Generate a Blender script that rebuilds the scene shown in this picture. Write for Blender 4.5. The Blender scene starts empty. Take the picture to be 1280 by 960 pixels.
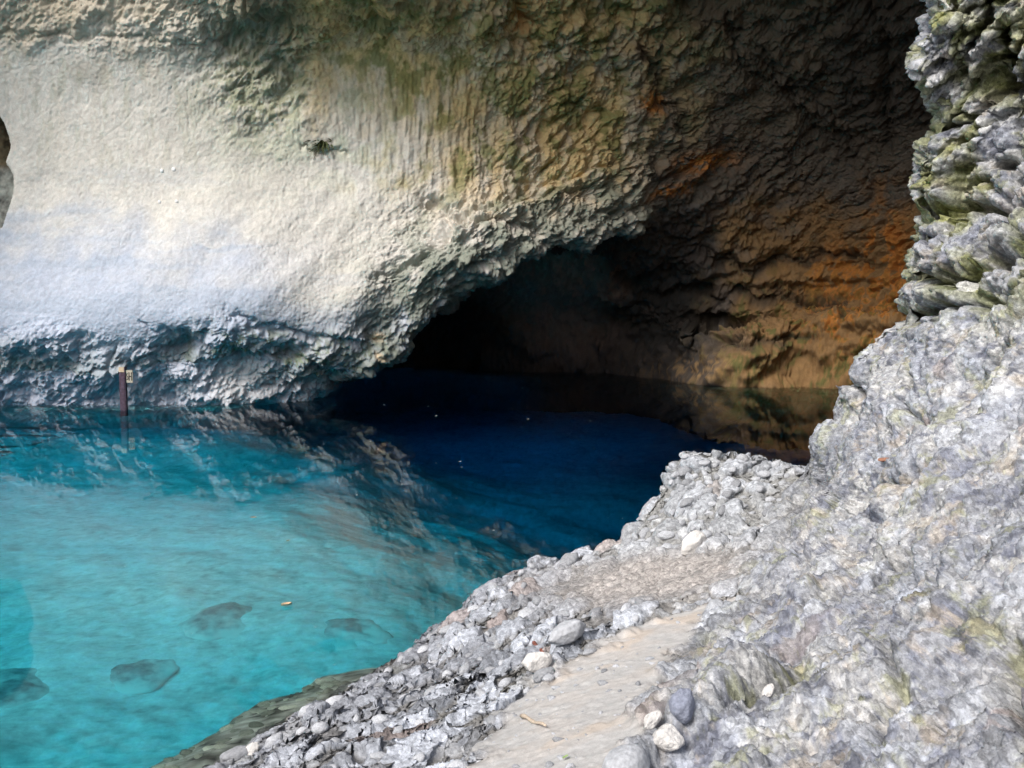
import bpy, bmesh, math, random
import numpy as np

random.seed(11)
rng = np.random.default_rng(11)
scene = bpy.context.scene
COL = scene.collection
F32 = np.float32

# ------------------------------------------------------------------ camera
FPX = 1280.0
PITCH = math.radians(5.4)
CP, SP = math.cos(PITCH), math.sin(PITCH)
CAMZ = 2.5


def at(px, py, Y):
    """world point seen at photo pixel (px,py) at forward distance Y"""
    px = np.asarray(px, float); py = np.asarray(py, float); Y = np.asarray(Y, float)
    xc = (px - 640) / FPX; yc = (480 - py) / FPX
    t = Y / (CP + yc * SP)
    return np.stack([xc * t, Y + 0 * t, CAMZ + t * (-SP + yc * CP)], -1)


def at_z(px, py, z):
    xc = (px - 640) / FPX; yc = (480 - py) / FPX
    t = (z - CAMZ) / (-SP + yc * CP)
    return np.array([xc * t, t * (CP + yc * SP), z])


# ------------------------------------------------------------------ noise
_perm = np.random.default_rng(3).permutation(512).astype(np.int32) % 256
_perm = np.concatenate([np.random.default_rng(3).permutation(256)] * 3).astype(np.int32)
_grad = np.random.default_rng(5).normal(size=(256, 3)); _grad /= np.linalg.norm(_grad, axis=1)[:, None]
_grad = _grad.astype(F32)
_rnd = np.random.default_rng(8).random((256, 4)).astype(F32)


from concurrent.futures import ThreadPoolExecutor
POOL = ThreadPoolExecutor(4)
CH = 1 << 15


def chunked(fn, p):
    """run fn over slices small enough for the cache, on all cores"""
    parts = [p[k:k + CH] for k in range(0, len(p), CH)]
    return list(POOL.map(fn, parts))


def perlin(p, seed=0):
    shp = p.shape[:-1]
    return np.concatenate(chunked(lambda q: _perlin(q, seed), np.ascontiguousarray(p.reshape(-1, 3)))).reshape(shp)


def _perlin(p, seed):
    p = p.astype(F32) + F32(seed * 17.13)
    i = np.floor(p).astype(np.int32); f = p - i
    u = f * f * f * (f * (f * 6 - 15) + 10)
    i &= 255
    out = np.zeros(len(p), F32)
    for dx in (0, 1):
        wx = u[:, 0] if dx else 1 - u[:, 0]
        for dy in (0, 1):
            wy = u[:, 1] if dy else 1 - u[:, 1]
            h2 = _perm[_perm[i[:, 0] + dx] + i[:, 1] + dy]
            for dz in (0, 1):
                wz = u[:, 2] if dz else 1 - u[:, 2]
                g = _grad[_perm[h2 + i[:, 2] + dz]]
                out += wx * wy * wz * (g[:, 0] * (f[:, 0] - dx) + g[:, 1] * (f[:, 1] - dy) + g[:, 2] * (f[:, 2] - dz))
    return out * F32(1.6)


def fbm(p, octs=4, seed=0, gain=0.5, lac=2.03):
    a = 1.0; s = 0; q = p
    for k in range(octs):
        s = s + a * perlin(q, seed + k); a *= gain; q = q * lac
    return s


def ridged(p, octs=4, seed=0, gain=0.5):
    a = 1.0; s = 0; q = p
    for k in range(octs):
        s = s + a * (1 - 2 * np.abs(perlin(q, seed + k))); a *= gain; q = q * 2.07
    return s


def worley(p, seed=0):
    """F1, F2, random id (4 values) of the nearest cell"""
    shp = p.shape[:-1]
    r = chunked(lambda q: _worley(q, seed), np.ascontiguousarray(p.reshape(-1, 3)))
    return tuple(np.concatenate([c[k] for c in r]).reshape(shp + ((4,) if k == 2 else ())) for k in range(3))


def _worley(p, seed):
    p = p.astype(F32) + F32(seed * 31.7)
    i = np.floor(p).astype(np.int32); f = p - i
    n = len(p)
    f1 = np.full(n, 9, F32); f2 = np.full(n, 9, F32); idd = np.zeros(n, np.int32)
    for dx in (-1, 0, 1):
        for dy in (-1, 0, 1):
            hh = _perm[_perm[(i[:, 0] + dx) & 255] + ((i[:, 1] + dy) & 255)]
            for dz in (-1, 0, 1):
                h = _perm[hh + ((i[:, 2] + dz) & 255)]
                r = _rnd[h]
                d = (dx + r[:, 0] - f[:, 0]) ** 2 + (dy + r[:, 1] - f[:, 1]) ** 2 + (dz + r[:, 2] - f[:, 2]) ** 2
                m = d < f1
                f2 = np.where(m, f1, np.minimum(f2, d))
                idd = np.where(m, h, idd)
                f1 = np.where(m, d, f1)
    return np.sqrt(f1), np.sqrt(f2), _rnd[(idd * 7 + 13) & 255]


def sstep(a, b, x):
    t = np.clip((x - a) / (b - a), 0, 1)
    return t * t * (3 - 2 * t)


def gauss(px, py, cx, cy, rx, ry, rot=0.0):
    c, s = math.cos(rot), math.sin(rot)
    dx = px - cx; dy = py - cy
    return np.exp(-(((dx * c + dy * s) / rx) ** 2 + ((-dx * s + dy * c) / ry) ** 2))


def mixc(c, col, m):
    return c * (1 - m[..., None]) + np.asarray(col, F32) * m[..., None]


def terrace(x, n, lo=.30, hi=.70):
    t = x * n; f = np.floor(t)
    return (f + sstep(lo, hi, t - f)) / n


def grid_normals(P):
    du = np.gradient(P, axis=1); dv = np.gradient(P, axis=0)
    n = np.cross(du, dv)
    return n / (np.linalg.norm(n, axis=-1, keepdims=True) + 1e-9)


def grid_mesh(name, P, C=None, mask=None, mat=None, flip=False):
    """grid of points (rows, cols, 3) -> one mesh object; mask picks the faces kept"""
    h, w = P.shape[:2]
    idx = np.arange(h * w, dtype=np.int32).reshape(h, w)
    q = np.stack([idx[:-1, :-1], idx[:-1, 1:], idx[1:, 1:], idx[1:, :-1]], -1).reshape(-1, 4)
    if flip: q = q[:, ::-1]
    V = P.reshape(-1, 3)
    if mask is not None:
        q = q[mask.reshape(-1)]
        used = np.zeros(h * w, bool); used[q.ravel()] = True
        remap = np.cumsum(used, dtype=np.int32) - 1
        q = remap[q]; V = V[used]
        if C is not None: C = C.reshape(-1, 3)[used]
    me = bpy.data.meshes.new(name)
    me.vertices.add(len(V)); me.vertices.foreach_set('co', V.astype(F32).ravel())
    me.loops.add(q.size); me.loops.foreach_set('vertex_index', np.ascontiguousarray(q).ravel())
    me.polygons.add(len(q)); me.polygons.foreach_set('loop_start', np.arange(0, q.size, 4, dtype=np.int32))
    me.polygons.foreach_set('use_smooth', np.ones(len(q), bool))
    me.update()
    if C is not None:
        a = me.color_attributes.new('Col', 'FLOAT_COLOR', 'POINT')
        c4 = np.ones((len(V), 4), F32); c4[:, :3] = C.reshape(-1, 3)
        a.data.foreach_set('color', c4.ravel())
    o = bpy.data.objects.new(name, me); COL.objects.link(o)
    if mat: me.materials.append(mat)
    return o


def tag(o, label=None, cat=None, group=None, kind=None):
    if label: o['label'] = label
    if cat: o['category'] = cat
    if group: o['group'] = group
    if kind: o['kind'] = kind
    return o


# ------------------------------------------------------------------ materials
def new_mat(name):
    m = bpy.data.materials.new(name); m.use_nodes = True
    nt = m.node_tree; nt.nodes.clear()
    return m, nt.nodes, nt.links


def rock_mat(name, scales=(9.0, 45.0), bump=0.6, dist=0.02, rough=0.85, var=0.35, spec=0.3, clast=0.0):
    m, N, L = new_mat(name)
    out = N.new('ShaderNodeOutputMaterial'); b = N.new('ShaderNodeBsdfPrincipled')
    at_ = N.new('ShaderNodeAttribute'); at_.attribute_name = 'Col'
    geo = N.new('ShaderNodeNewGeometry')
    n1 = N.new('ShaderNodeTexNoise'); n1.inputs['Scale'].default_value = scales[0]; n1.inputs['Detail'].default_value = 8; n1.inputs['Roughness'].default_value = 0.65
    n2 = N.new('ShaderNodeTexNoise'); n2.inputs['Scale'].default_value = scales[1]; n2.inputs['Detail'].default_value = 6; n2.inputs['Roughness'].default_value = 0.7
    for n in (n1, n2): L.new(geo.outputs['Position'], n.inputs['Vector'])
    mr = N.new('ShaderNodeMapRange'); mr.inputs[1].default_value = 0.3; mr.inputs[2].default_value = 0.7
    mr.inputs[3].default_value = 1 - var; mr.inputs[4].default_value = 1 + var
    L.new(n1.outputs['Fac'], mr.inputs[0])
    mr2 = N.new('ShaderNodeMapRange'); mr2.inputs[1].default_value = 0.3; mr2.inputs[2].default_value = 0.7
    mr2.inputs[3].default_value = 1 - var * .8; mr2.inputs[4].default_value = 1 + var * .8
    L.new(n2.outputs['Fac'], mr2.inputs[0])
    mu = N.new('ShaderNodeMath'); mu.operation = 'MULTIPLY'
    L.new(mr.outputs[0], mu.inputs[0]); L.new(mr2.outputs[0], mu.inputs[1])
    if clast:                                   # angular grains and chips of lighter and darker stone
        v = N.new('ShaderNodeTexVoronoi'); v.inputs['Scale'].default_value = clast
        wv = N.new('ShaderNodeVectorMath'); wv.operation = 'MULTIPLY_ADD'; wv.inputs[1].default_value = (.03, .03, .03)
        L.new(n1.outputs['Color'], wv.inputs[0]); L.new(geo.outputs['Position'], wv.inputs[2]); L.new(wv.outputs[0], v.inputs['Vector'])
        sx = N.new('ShaderNodeSeparateColor'); L.new(v.outputs['Color'], sx.inputs[0])
        mv = N.new('ShaderNodeMapRange'); mv.inputs[3].default_value = .72; mv.inputs[4].default_value = 1.30; L.new(sx.outputs[0], mv.inputs[0])
        m3 = N.new('ShaderNodeMath'); m3.operation = 'MULTIPLY'; L.new(mu.outputs[0], m3.inputs[0]); L.new(mv.outputs[0], m3.inputs[1]); mu = m3
    mul = N.new('ShaderNodeVectorMath'); mul.operation = 'SCALE'
    L.new(at_.outputs['Color'], mul.inputs[0]); L.new(mu.outputs[0], mul.inputs['Scale'])
    L.new(mul.outputs[0], b.inputs['Base Color'])
    add = N.new('ShaderNodeMath'); add.operation = 'MULTIPLY_ADD'; add.inputs[1].default_value = 0.35
    L.new(n2.outputs['Fac'], add.inputs[0]); L.new(n1.outputs['Fac'], add.inputs[2])
    if clast:
        a2 = N.new('ShaderNodeMath'); a2.operation = 'MULTIPLY_ADD'; a2.inputs[1].default_value = -.55; L.new(v.outputs['Distance'], a2.inputs[0]); L.new(add.outputs[0], a2.inputs[2]); add = a2
    bp = N.new('ShaderNodeBump'); bp.inputs['Strength'].default_value = bump; bp.inputs['Distance'].default_value = dist
    L.new(add.outputs[0], bp.inputs['Height']); L.new(bp.outputs[0], b.inputs['Normal'])
    b.inputs['Roughness'].default_value = rough; b.inputs['Specular IOR Level'].default_value = spec
    L.new(b.outputs[0], out.inputs[0])
    return m


M_CLIFF = rock_mat('cliff_limestone', (9.0, 38.0), 0.5, 0.016, 0.9, 0.13)
M_FORE = rock_mat('shore_limestone', (34.0, 160.0), 0.9, 0.008, 0.85, 0.34, clast=48.0)
M_PATH = rock_mat('cemented_sand', (24.0, 190.0), 0.7, 0.005, 0.95, 0.16)
M_BED = rock_mat('pool_bed_stone', (5.0, 25.0), 0.3, 0.03, 0.9, 0.15)
M_SLOPE = rock_mat('gorge_stone', (0.4, 3.0), 0.5, 0.2, 0.95, 0.3)


def plain_mat(name, col, rough=0.7, nscale=30.0, var=0.2, metal=0.0, rand=0.0, bump=0.2, bdist=0.004):
    m, N, L = new_mat(name)
    out = N.new('ShaderNodeOutputMaterial'); b = N.new('ShaderNodeBsdfPrincipled')
    tc = N.new('ShaderNodeTexCoord'); oi = N.new('ShaderNodeObjectInfo')
    n1 = N.new('ShaderNodeTexNoise'); n1.inputs['Scale'].default_value = nscale; n1.inputs['Detail'].default_value = 6
    av = N.new('ShaderNodeVectorMath'); L.new(tc.outputs['Object'], av.inputs[0]); L.new(oi.outputs['Location'], av.inputs[1])
    L.new(av.outputs[0], n1.inputs['Vector'])
    mr = N.new('ShaderNodeMapRange'); mr.inputs[1].default_value = 0.3; mr.inputs[2].default_value = 0.7
    mr.inputs[3].default_value = 1 - var; mr.inputs[4].default_value = 1 + var
    L.new(n1.outputs['Fac'], mr.inputs[0])
    rm = N.new('ShaderNodeMapRange'); rm.inputs[3].default_value = 1 - rand; rm.inputs[4].default_value = 1 + rand
    L.new(oi.outputs['Random'], rm.inputs[0])
    mu = N.new('ShaderNodeMath'); mu.operation = 'MULTIPLY'
    L.new(mr.outputs[0], mu.inputs[0]); L.new(rm.outputs[0], mu.inputs[1])
    hs = N.new('ShaderNodeVectorMath'); hs.operation = 'SCALE'; hs.inputs[0].default_value = col[:3]
    L.new(mu.outputs[0], hs.inputs['Scale']); L.new(hs.outputs[0], b.inputs['Base Color'])
    bp = N.new('ShaderNodeBump'); bp.inputs['Strength'].default_value = bump; bp.inputs['Distance'].default_value = bdist
    L.new(n1.outputs['Fac'], bp.inputs['Height']); L.new(bp.outputs[0], b.inputs['Normal'])
    b.inputs['Roughness'].default_value = rough; b.inputs['Metallic'].default_value = metal
    b.inputs['Specular IOR Level'].default_value = 0.3
    L.new(b.outputs[0], out.inputs[0])
    return m


# ------------------------------------------------------------------ far cliff and cave
# each column of control points: rows
# roofA(z,Y) roofB(z,Y) top(py,Y) m1 m2 m3 m4 lip  ceil(z,Y) back(z,Y) water(z,Y) deep(z,Y)
COLS = [  # unseen roof rows are drawn forward on the right to shade the alcove
    # u,   roofA,      roofB,      top,        m1,          m2,          m3,          m4,          lip,         ceil,        back,        water,       deep
    (-700, (26, 12.0), (14, 14.5), (-60, 15.), (110, 15.4), (230, 15.6), (330, 15.4), (430, 15.2), (520, 15.4), (0.05, 15.6), (-1.2, 16.2), (-3, 17), (-15, 18)),
    (-200, (26, 17.0), (14, 20.0), (-60, 21.), (110, 21.6), (230, 21.6), (320, 21.2), (400, 20.9), (460, 21.1), (0.05, 21.5), (-1.2, 22.), (-3, 22.6), (-15, 24)),
    (0,    (26, 16.5), (14, 19.9), (-60, 21.), (110, 21.7), (230, 21.7), (320, 21.2), (400, 20.8), (455, 21.1), (0.05, 21.6), (-1.2, 22.2), (-3, 23), (-15, 24)),
    (150,  (26, 15.5), (14, 19.4), (-60, 21.), (110, 21.8), (220, 21.7), (310, 21.2), (390, 20.7), (445, 21.0), (0.05, 21.6), (-1.2, 22.3), (-3, 23), (-15, 24)),
    (320,  (26, 15.0), (13, 17.4), (-60, 19.8), (58, 21.8), (190, 22.1), (290, 21.6), (380, 21.0), (440, 21.3), (0.05, 22.0), (-1.2, 23.), (-3, 25), (-15, 26)),
    (400,  (26, 15.0), (13, 17.0), (-60, 19.6), (60, 21.8), (190, 22.2), (290, 21.9), (380, 21.4), (460, 22.0), (0.10, 22.7), (-0.3, 25.), (-1, 29), (-15, 31)),
    (455,  (26, 15.0), (13, 16.8), (-60, 19.6), (60, 21.8), (190, 22.3), (290, 22.0), (375, 21.6), (466, 22.2), (0.75, 24.), (0.4, 28.), (-0.2, 31.), (-15, 32)),
    (500,  (26, 15.0), (13, 16.6), (-60, 19.7), (64, 21.9), (190, 22.4), (285, 22.2), (350, 21.9), (437, 22.4), (1.3, 24.8), (1.0, 29.), (-0.2, 32.), (-15, 33)),
    (545,  (26, 15.0), (13, 16.6), (-60, 20.0), (70, 22.0), (180, 22.5), (265, 22.4), (325, 22.0), (400, 22.5), (2.1, 25.), (1.8, 30.), (-0.2, 32.5), (-15, 33)),
    (600,  (25, 14.5), (13, 16.8), (-60, 20.4), (85, 22.3), (165, 22.7), (235, 22.6), (285, 22.2), (353, 22.8), (2.9, 25.0), (2.5, 28.5), (-0.2, 31.), (-15, 33)),
    (665,  (25, 14.0), (13, 16.8), (-60, 21.), (80, 22.6), (150, 23.0), (215, 22.9), (262, 22.6), (318, 23.1), (3.5, 25.0), (2.9, 27.6), (-0.2, 30.3), (-15, 33)),
    (735,  (25, 12.0), (13, 15.8), (-60, 21.4), (75, 23.0), (140, 23.4), (200, 23.4), (245, 23.2), (305, 23.7), (3.6, 25.2), (2.6, 27.4), (-0.1, 30.0), (-15, 33)),
    (800,  (25, 11), (12.5, 15.0), (-60, 21.8), (70, 23.4), (130, 23.9), (180, 24.1), (222, 24.1), (276, 24.3), (3.4, 25.9), (2.0, 28.0), (0.05, 28.4), (-15, 33)),
    (860,  (25, 10), (12, 14.5), (-60, 21.8), (65, 23.6), (120, 24.3), (165, 24.7), (200, 24.9), (240, 25.1), (3.5, 26.4), (1.6, 27.6), (0.02, 26.7), (-15, 30)),
    (930,  (25, 9.5), (12, 14), (-60, 21.6), (65, 23.6), (115, 24.5), (155, 25.0), (185, 25.3), (215, 25.6), (3.5, 26.4), (1.5, 27.0), (0.02, 25.6), (-15, 28)),
    (1010, (25, 9), (12, 14), (-60, 21.2), (65, 23.4), (120, 24.5), (165, 25.2), (200, 25.6), (240, 25.9), (3.6, 26.3), (2.0, 26.4), (0.0, 25.6), (-15, 27)),
    (1100, (25, 9), (12, 13.5), (-60, 20.6), (65, 22.8), (120, 24.0), (170, 24.7), (215, 25.0), (265, 25.2), (3.3, 25.3), (1.8, 25.2), (0.0, 24.6), (-15, 26)),
    (1200, (25, 8.5), (12, 13), (-60, 19.6), (65, 21.6), (120, 22.8), (170, 23.6), (215, 23.8), (265, 24.0), (3.2, 24.0), (1.7, 23.8), (0.0, 23.2), (-15, 25)),
    (1400, (25, 10.0), (13, 13.0), (-60, 16.0), (65, 18.2), (120, 19.0), (170, 19.6), (215, 20.0), (265, 20.0), (3.0, 20.0), (1.6, 19.8), (0.0, 19.2), (-15, 20)),
    (1800, (25, 7.0), (13, 9.0), (-60, 11.5), (65, 12.5), (120, 13.0), (170, 13.2), (215, 13.4), (265, 13.4), (2.8, 13.4), (1.5, 13.2), (0.0, 12.8), (-15, 13)),
    (2600, (25, 4.0), (13, 5.0), (-60, 6.2), (65, 7.0), (120, 7.2), (170, 7.3), (215, 7.4), (265, 7.4), (2.6, 7.4), (1.5, 7.2), (0.0, 7.0), (-15, 7)),
]


def catmull(xk, yk, x):
    """monotone-ish cubic (Catmull-Rom with finite differences), yk (K, ...)"""
    xk = np.asarray(xk, float); yk = np.asarray(yk, float)
    K = len(xk)
    d = np.zeros_like(yk)
    sl = (yk[1:] - yk[:-1]) / (xk[1:] - xk[:-1]).reshape((-1,) + (1,) * (yk.ndim - 1))
    d[0] = sl[0]; d[-1] = sl[-1]
    for k in range(1, K - 1):
        h0 = xk[k] - xk[k - 1]; h1 = xk[k + 1] - xk[k]
        d[k] = (sl[k - 1] * h1 + sl[k] * h0) / (h0 + h1)
    i = np.clip(np.searchsorted(xk, x, side='right') - 1, 0, K - 2)
    h = xk[i + 1] - xk[i]; t = (x - xk[i]) / h
    sh = (-1,) + (1,) * (yk.ndim - 1)
    t_ = t.reshape(sh); h_ = h.reshape(sh)
    return ((1 + 2 * t_) * (1 - t_) ** 2 * yk[i] + t_ * (1 - t_) ** 2 * h_ * d[i]
            + t_ ** 2 * (3 - 2 * t_) * yk[i + 1] + t_ ** 2 * (t_ - 1) * h_ * d[i + 1])


def build_cliff():
    us = np.array([c[0] for c in COLS], float)
    ctrl = np.zeros((len(COLS), 12, 3))
    for k, c in enumerate(COLS):
        u = c[0]; xc = (u - 640) / FPX
        for r, v in enumerate(c[1:]):
            if 2 <= r <= 7:
                ctrl[k, r] = at(u, v[0], v[1])
            else:
                ctrl[k, r] = (xc * v[1] * 1.0, v[1], v[0])
    # columns: dense inside the frame, coarse outside
    ucol = np.concatenate([np.linspace(-700, -260, 40, endpoint=False), np.linspace(-260, -60, 130, endpoint=False), np.linspace(-60, 1210, 1120, endpoint=False), np.linspace(1210, 1500, 120, endpoint=False), np.linspace(1500, 2600, 130)])
    rows = catmull(us, ctrl, ucol)                       # (U,12,3)
    # rows: density per segment
    seg = [14, 40, 110, 80, 80, 75, 75, 70, 60, 75, 40]
    rk = np.arange(12, dtype=float)
    rv = np.concatenate([np.linspace(r, r + 1, n, endpoint=False) for r, n in enumerate(seg)] + [[11.0]])
    P = catmull(rk, rows.transpose(1, 0, 2), rv)         # (R,U,3)
    R = np.repeat(rv[:, None], len(ucol), 1)
    # apparent photo coordinates of every point, used to say where each kind of rock is
    X, Y, Z = P[..., 0], P[..., 1], P[..., 2]
    yy = Y; zz = Z - CAMZ
    fwd = yy * CP - zz * SP; up = yy * SP + zz * CP
    px = 640 + FPX * X / fwd; py = 480 - FPX * up / fwd
    face = R <= 7.3
    # the hollow that opens in the cliff at the left edge
    dh = ((px + 62) / 78.0) ** 2 + ((py - 207) / (95.0)) ** 2 * (1 - .45 * sstep(207, 240, py))
    dh = np.where(py > 284, 9, dh)
    wob = 0.12 * perlin(P * 0.9, 91)
    notch = 9 * np.exp(-((py - 203) / 12.0) ** 2) / 76 * 2
    hol = sstep(1.06, 0.90, dh + wob * 0.5 + notch) * face
    P[..., 1] += hol * 1.3
    rough = np.clip(
        1.0 * gauss(px, py, 570, 330, 110, 85, -.5) + 0.8 * sstep(0, 1, (px - 540) / 170) * (py < 330)
        + 0.9 * sstep(400, 440, py + 14 * np.sin(px * .03)) + 0.7 * sstep(90, 20, py) + 0.8 * gauss(px, py, 330, 90, 70, 80) + 0.05 + (R > 7.2) * 0.8, 0.05, 1.0)
    N0 = grid_normals(P)
    if ((np.array([0, 0, CAMZ]) - P[150:400, 60:1100]) * N0[150:400, 60:1100]).sum(-1).mean() < 0: N0 = -N0
    S = P.copy()
    # large undulation, strata dipping to the right
    big = fbm(P * np.array([.28, .28, .36]), 3, 1)
    strat = P @ np.array([0.35, 0.1, 0.93])
    lay = perlin(np.stack([strat * 1.5, X * .18, Y * .18], -1), 21)
    P = P + N0 * (0.22 * big * (0.35 + 0.65 * rough) + 0.10 * lay * sstep(.3, 1, rough))[..., None]
    N1 = grid_normals(P); N1 *= np.sign((N1 * N0).sum(-1, keepdims=True))
    # ridges and knobs
    q = S * np.array([1.1, 1.1, 1.1])
    rot = np.stack([q[..., 0] * .8 + q[..., 2] * .6, q[..., 1], -q[..., 0] * .6 + q[..., 2] * .8], -1)
    r1 = ridged(rot * np.array([.9, 1.2, 2.0]), 4, 30, 0.55)
    f1, f2, idc = worley(rot * np.array([1.2, 1.6, 2.8]) + 0.55 * np.stack([perlin(q * 1.3, 40 + k) for k in range(3)], -1), 2)
    block = (f2 - f1)
    drip = perlin(np.stack([X * 7, Y * 7, Z * 1.5], -1), 50) + .6 * perlin(np.stack([X * 15, Y * 15, Z * 3.2], -1), 51)
    dripm = np.clip(gauss(px, py, 680, 150, 170, 130) * 1.2 + gauss(px, py, 500, 160, 130, 120) * .5, 0, 1) * face
    fine = fbm(S * 5.5, 4, 60, 0.55)
    bq = rot * np.array([3.2, 3.6, 4.2]) + .35 * np.stack([perlin(q * 2.2, 57 + k) for k in range(3)], -1)
    bump_ = np.abs(perlin(bq, 53)) + .55 * np.abs(perlin(bq * 2.2, 54)) + .3 * np.abs(perlin(bq * 4.7, 55))
    fine2 = fbm(S * 16, 3, 64, 0.6)
    bm_ = sstep(-.25, .35, perlin(S * .55, 45)) * sstep(.3, .8, rough)
    disp = rough * (-0.06 * (r1 - .4) * sstep(.1, .6, rough) + .26 * terrace(fbm(rot * np.array([.8, .8, 1.3]), 4, 36, .5), 5)) + bm_ * (0.13 * (sstep(0, .35, block) - .7) + 0.07 * (idc[..., 0] - .5)) + 0.045 * dripm * drip
    disp = disp + (0.005 + 0.028 * rough) * fine + (0.0075 + 0.022 * rough) * fine2 + .085 * rough * (bump_ - .42)
    # soft folds sweeping down to the left on the pale face, and long bedding cracks
    fa = X * .62 + Z * .78; fb = X * .78 - Z * .62
    foldm = np.clip(gauss(px, py, 380, 330, 150, 110) * 1.2 + .35 * gauss(px, py, 120, 320, 160, 90), 0, 1) * face
    disp = disp + foldm * (.085 * perlin(np.stack([fb * 1.5, fa * .30, Y * .3], -1), 46) + .018 * perlin(np.stack([fb * 4.2, fa * .9, Y], -1), 47))
    wx = px + 7 * fine + 14 * perlin(S * 1.6, 48); wy = py + 7 * fbm(S * 4.1, 3, 66) + 10 * perlin(S * 1.6, 49)
    gr = np.zeros(px.shape)
    for pts, wd, dp in (
            (((-20, 42), (60, 46), (130, 38), (210, 54), (280, 60)), 4, .5), (((540, 258), (585, 276), (640, 268), (668, 295)), 7, 1.6), (((470, 350), (515, 328), (550, 300), (560, 275)), 6, 1.2),
            (((175, 404), (215, 420), (285, 418)), 4, .45), (((285, 398), (340, 414), (405, 424), (470, 436)), 5, .9), (((300, 452), (360, 440), (425, 468)), 6, 1.2), (((330, 482), (400, 476), (440, 486)), 5, 1.0),
            (((180, 432), (240, 440), (300, 436)), 4, .7), (((590, 330), (630, 312), (655, 300)), 5, 1.0), (((380, 178), (405, 194), (425, 190)), 3, .5),
            (((650, 0), (672, 40), (668, 62)), 6, 1.2), (((800, 60), (830, 120), (850, 160)), 6, 1.0), (((960, 80), (1010, 150), (1060, 190)), 8, 1.2), (((900, 20), (940, 90), (1000, 120)), 6, 1.0), (((1090, 0), (1110, 90), (1105, 180)), 8, 1.4),
            (((770, 350), (830, 372), (890, 368)), 8, 1.8), (((760, 402), (820, 410), (895, 400)), 7, 1.6), (((885, 320), (930, 338), (1000, 322), (1060, 318)), 6, 1.5), (((930, 372), (985, 366), (1010, 384), (1050, 380)), 8, 1.8), (((900, 420), (960, 428), (1010, 418)), 6, 1.2), (((880, 440), (905, 420), (925, 405)), 4, .8)):
        gr = np.maximum(gr, dp * np.exp(-(dist_poly(wx, wy, np.array(pts, float)) / wd) ** 1.6))
    disp = disp - .16 * gr
    shelfm = np.clip(sstep(850, 900, px) * sstep(300, 340, py), 0, 1)
    disp = disp + shelfm * (.22 * perlin(np.stack([X * .5, Y * .5, Z * 2.2], -1), 67) + .12 * perlin(np.stack([X * 1.4, Y * 1.4, Z * 4.4], -1), 68))
    # cracks and small pocks on the smooth pale face
    f1b, f2b, _ = worley(rot * np.array([.55, .55, .8]) + 0.5 * np.stack([perlin(q * .9, 70 + k) for k in range(3)], -1), 5)
    crack = sstep(.045, 0.0, f2b - f1b) * sstep(-.1, .35, perlin(S * .7, 77))
    disp = disp - 0.025 * crack * (.3 + rough)
    pock = sstep(.30, .55, perlin(S * np.array([9, 9, 6]), 81)) * sstep(-.1, .4, perlin(S * .6, 82) + .5 * (rough - .3))
    disp = disp - (.012 + .035 * rough) * pock
    P = P + N1 * disp[..., None]
    # ---------------- stone colours
    n_a = fbm(S * .55, 4, 100); n_b = fbm(S * 1.8, 4, 104); n_c = fbm(S * 6, 3, 108, .6)
    streak = fbm(np.stack([X * 2.2, Y * 2.2, Z * .35], -1), 4, 112)
    C = np.zeros(P.shape, F32) + np.array([.575, .548, .505], F32)
    C *= (1 + .10 * n_b + .10 * n_c)[..., None]
    zt = Z + .35 * n_a
    C = mixc(C, (.415, .465, .58), np.clip(sstep(480, 150, px + 90 * n_a) * sstep(4.9, 2.2, zt + .6 * n_b), 0, 1) * .85)          # blue grey near the water, partly sky light and pool bounce put into colour
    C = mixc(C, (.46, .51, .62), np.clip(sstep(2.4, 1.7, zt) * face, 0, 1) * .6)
    C = mixc(C, (.22, .25, .225), np.clip(sstep(1.7, .6, zt + .3 * n_b) * face * sstep(-.7, .4, n_b + .3), 0, 1) * .85)     # damp dark foot
    C = mixc(C, (.16, .20, .10), np.clip(sstep(.0, .5, n_c + .4 * n_b) * sstep(2.2, 1.0, zt) * sstep(150, 320, px) * face, 0, 1) * .7)
    band = perlin(np.stack([X * .25, Y * .25, (Z + .12 * n_b) * 3.2], -1), 118) + .5 * perlin(np.stack([X * .5, Y * .5, (Z + .1 * n_b) * 8], -1), 119)
    C = mixc(C, (.36, .41, .50), sstep(.05, .6, band) * sstep(5.6, 3.4, Z) * sstep(520, 300, px) * face * .55)
    C = mixc(C, (.44, .43, .36), sstep(.15, .7, fbm(np.stack([X * 5, Y * 5, Z * .9], -1), 4, 121, .6)) * sstep(300, 120, py) * face * .6)
    C = mixc(C, (.52, .45, .36), np.clip(sstep(-.1, .5, streak) * sstep(260, 40, py) * sstep(330, 100, px), 0, 1) * .6)   # pinkish cream streaks
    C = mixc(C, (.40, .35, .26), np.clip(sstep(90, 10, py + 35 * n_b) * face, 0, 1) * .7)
    C = mixc(C, (.19, .16, .11), np.clip(sstep(48, 20, py + 16 * n_b) * sstep(270, 320, px + 20 * n_b) * sstep(620, 540, px), 0, 1) * face * .8)  # shade on the underside of the brow, put into the colour
    gm = np.clip(gauss(px, py, 330, 95, 75, 90) * 1.1 * (0.6 + .8 * sstep(-.4, .4, n_c)), 0, 1)
    C = mixc(C, (.20, .21, .13), gm * .85)                                                                               # green black moss patch
    C = mixc(C, (.42, .45, .33), np.clip(gauss(px, py, 420, 170, 120, 60) * sstep(-.3, .3, n_b), 0, 1) * .55)
    ochre = np.clip(sstep(440, 640, px + 70 * n_b) * sstep(330, 200, py) + sstep(190, 50, py + 30 * n_b) * sstep(330, 430, px), 0, 1) * face
    C = mixc(C, (.56, .405, .185), ochre * (.55 + .45 * sstep(-.4, .3, streak)) * .95)
    C = mixc(C, (.19, .19, .06), ochre * sstep(-.05, .5, n_b + .5 * n_c) * .8)                                            # olive moss
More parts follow.
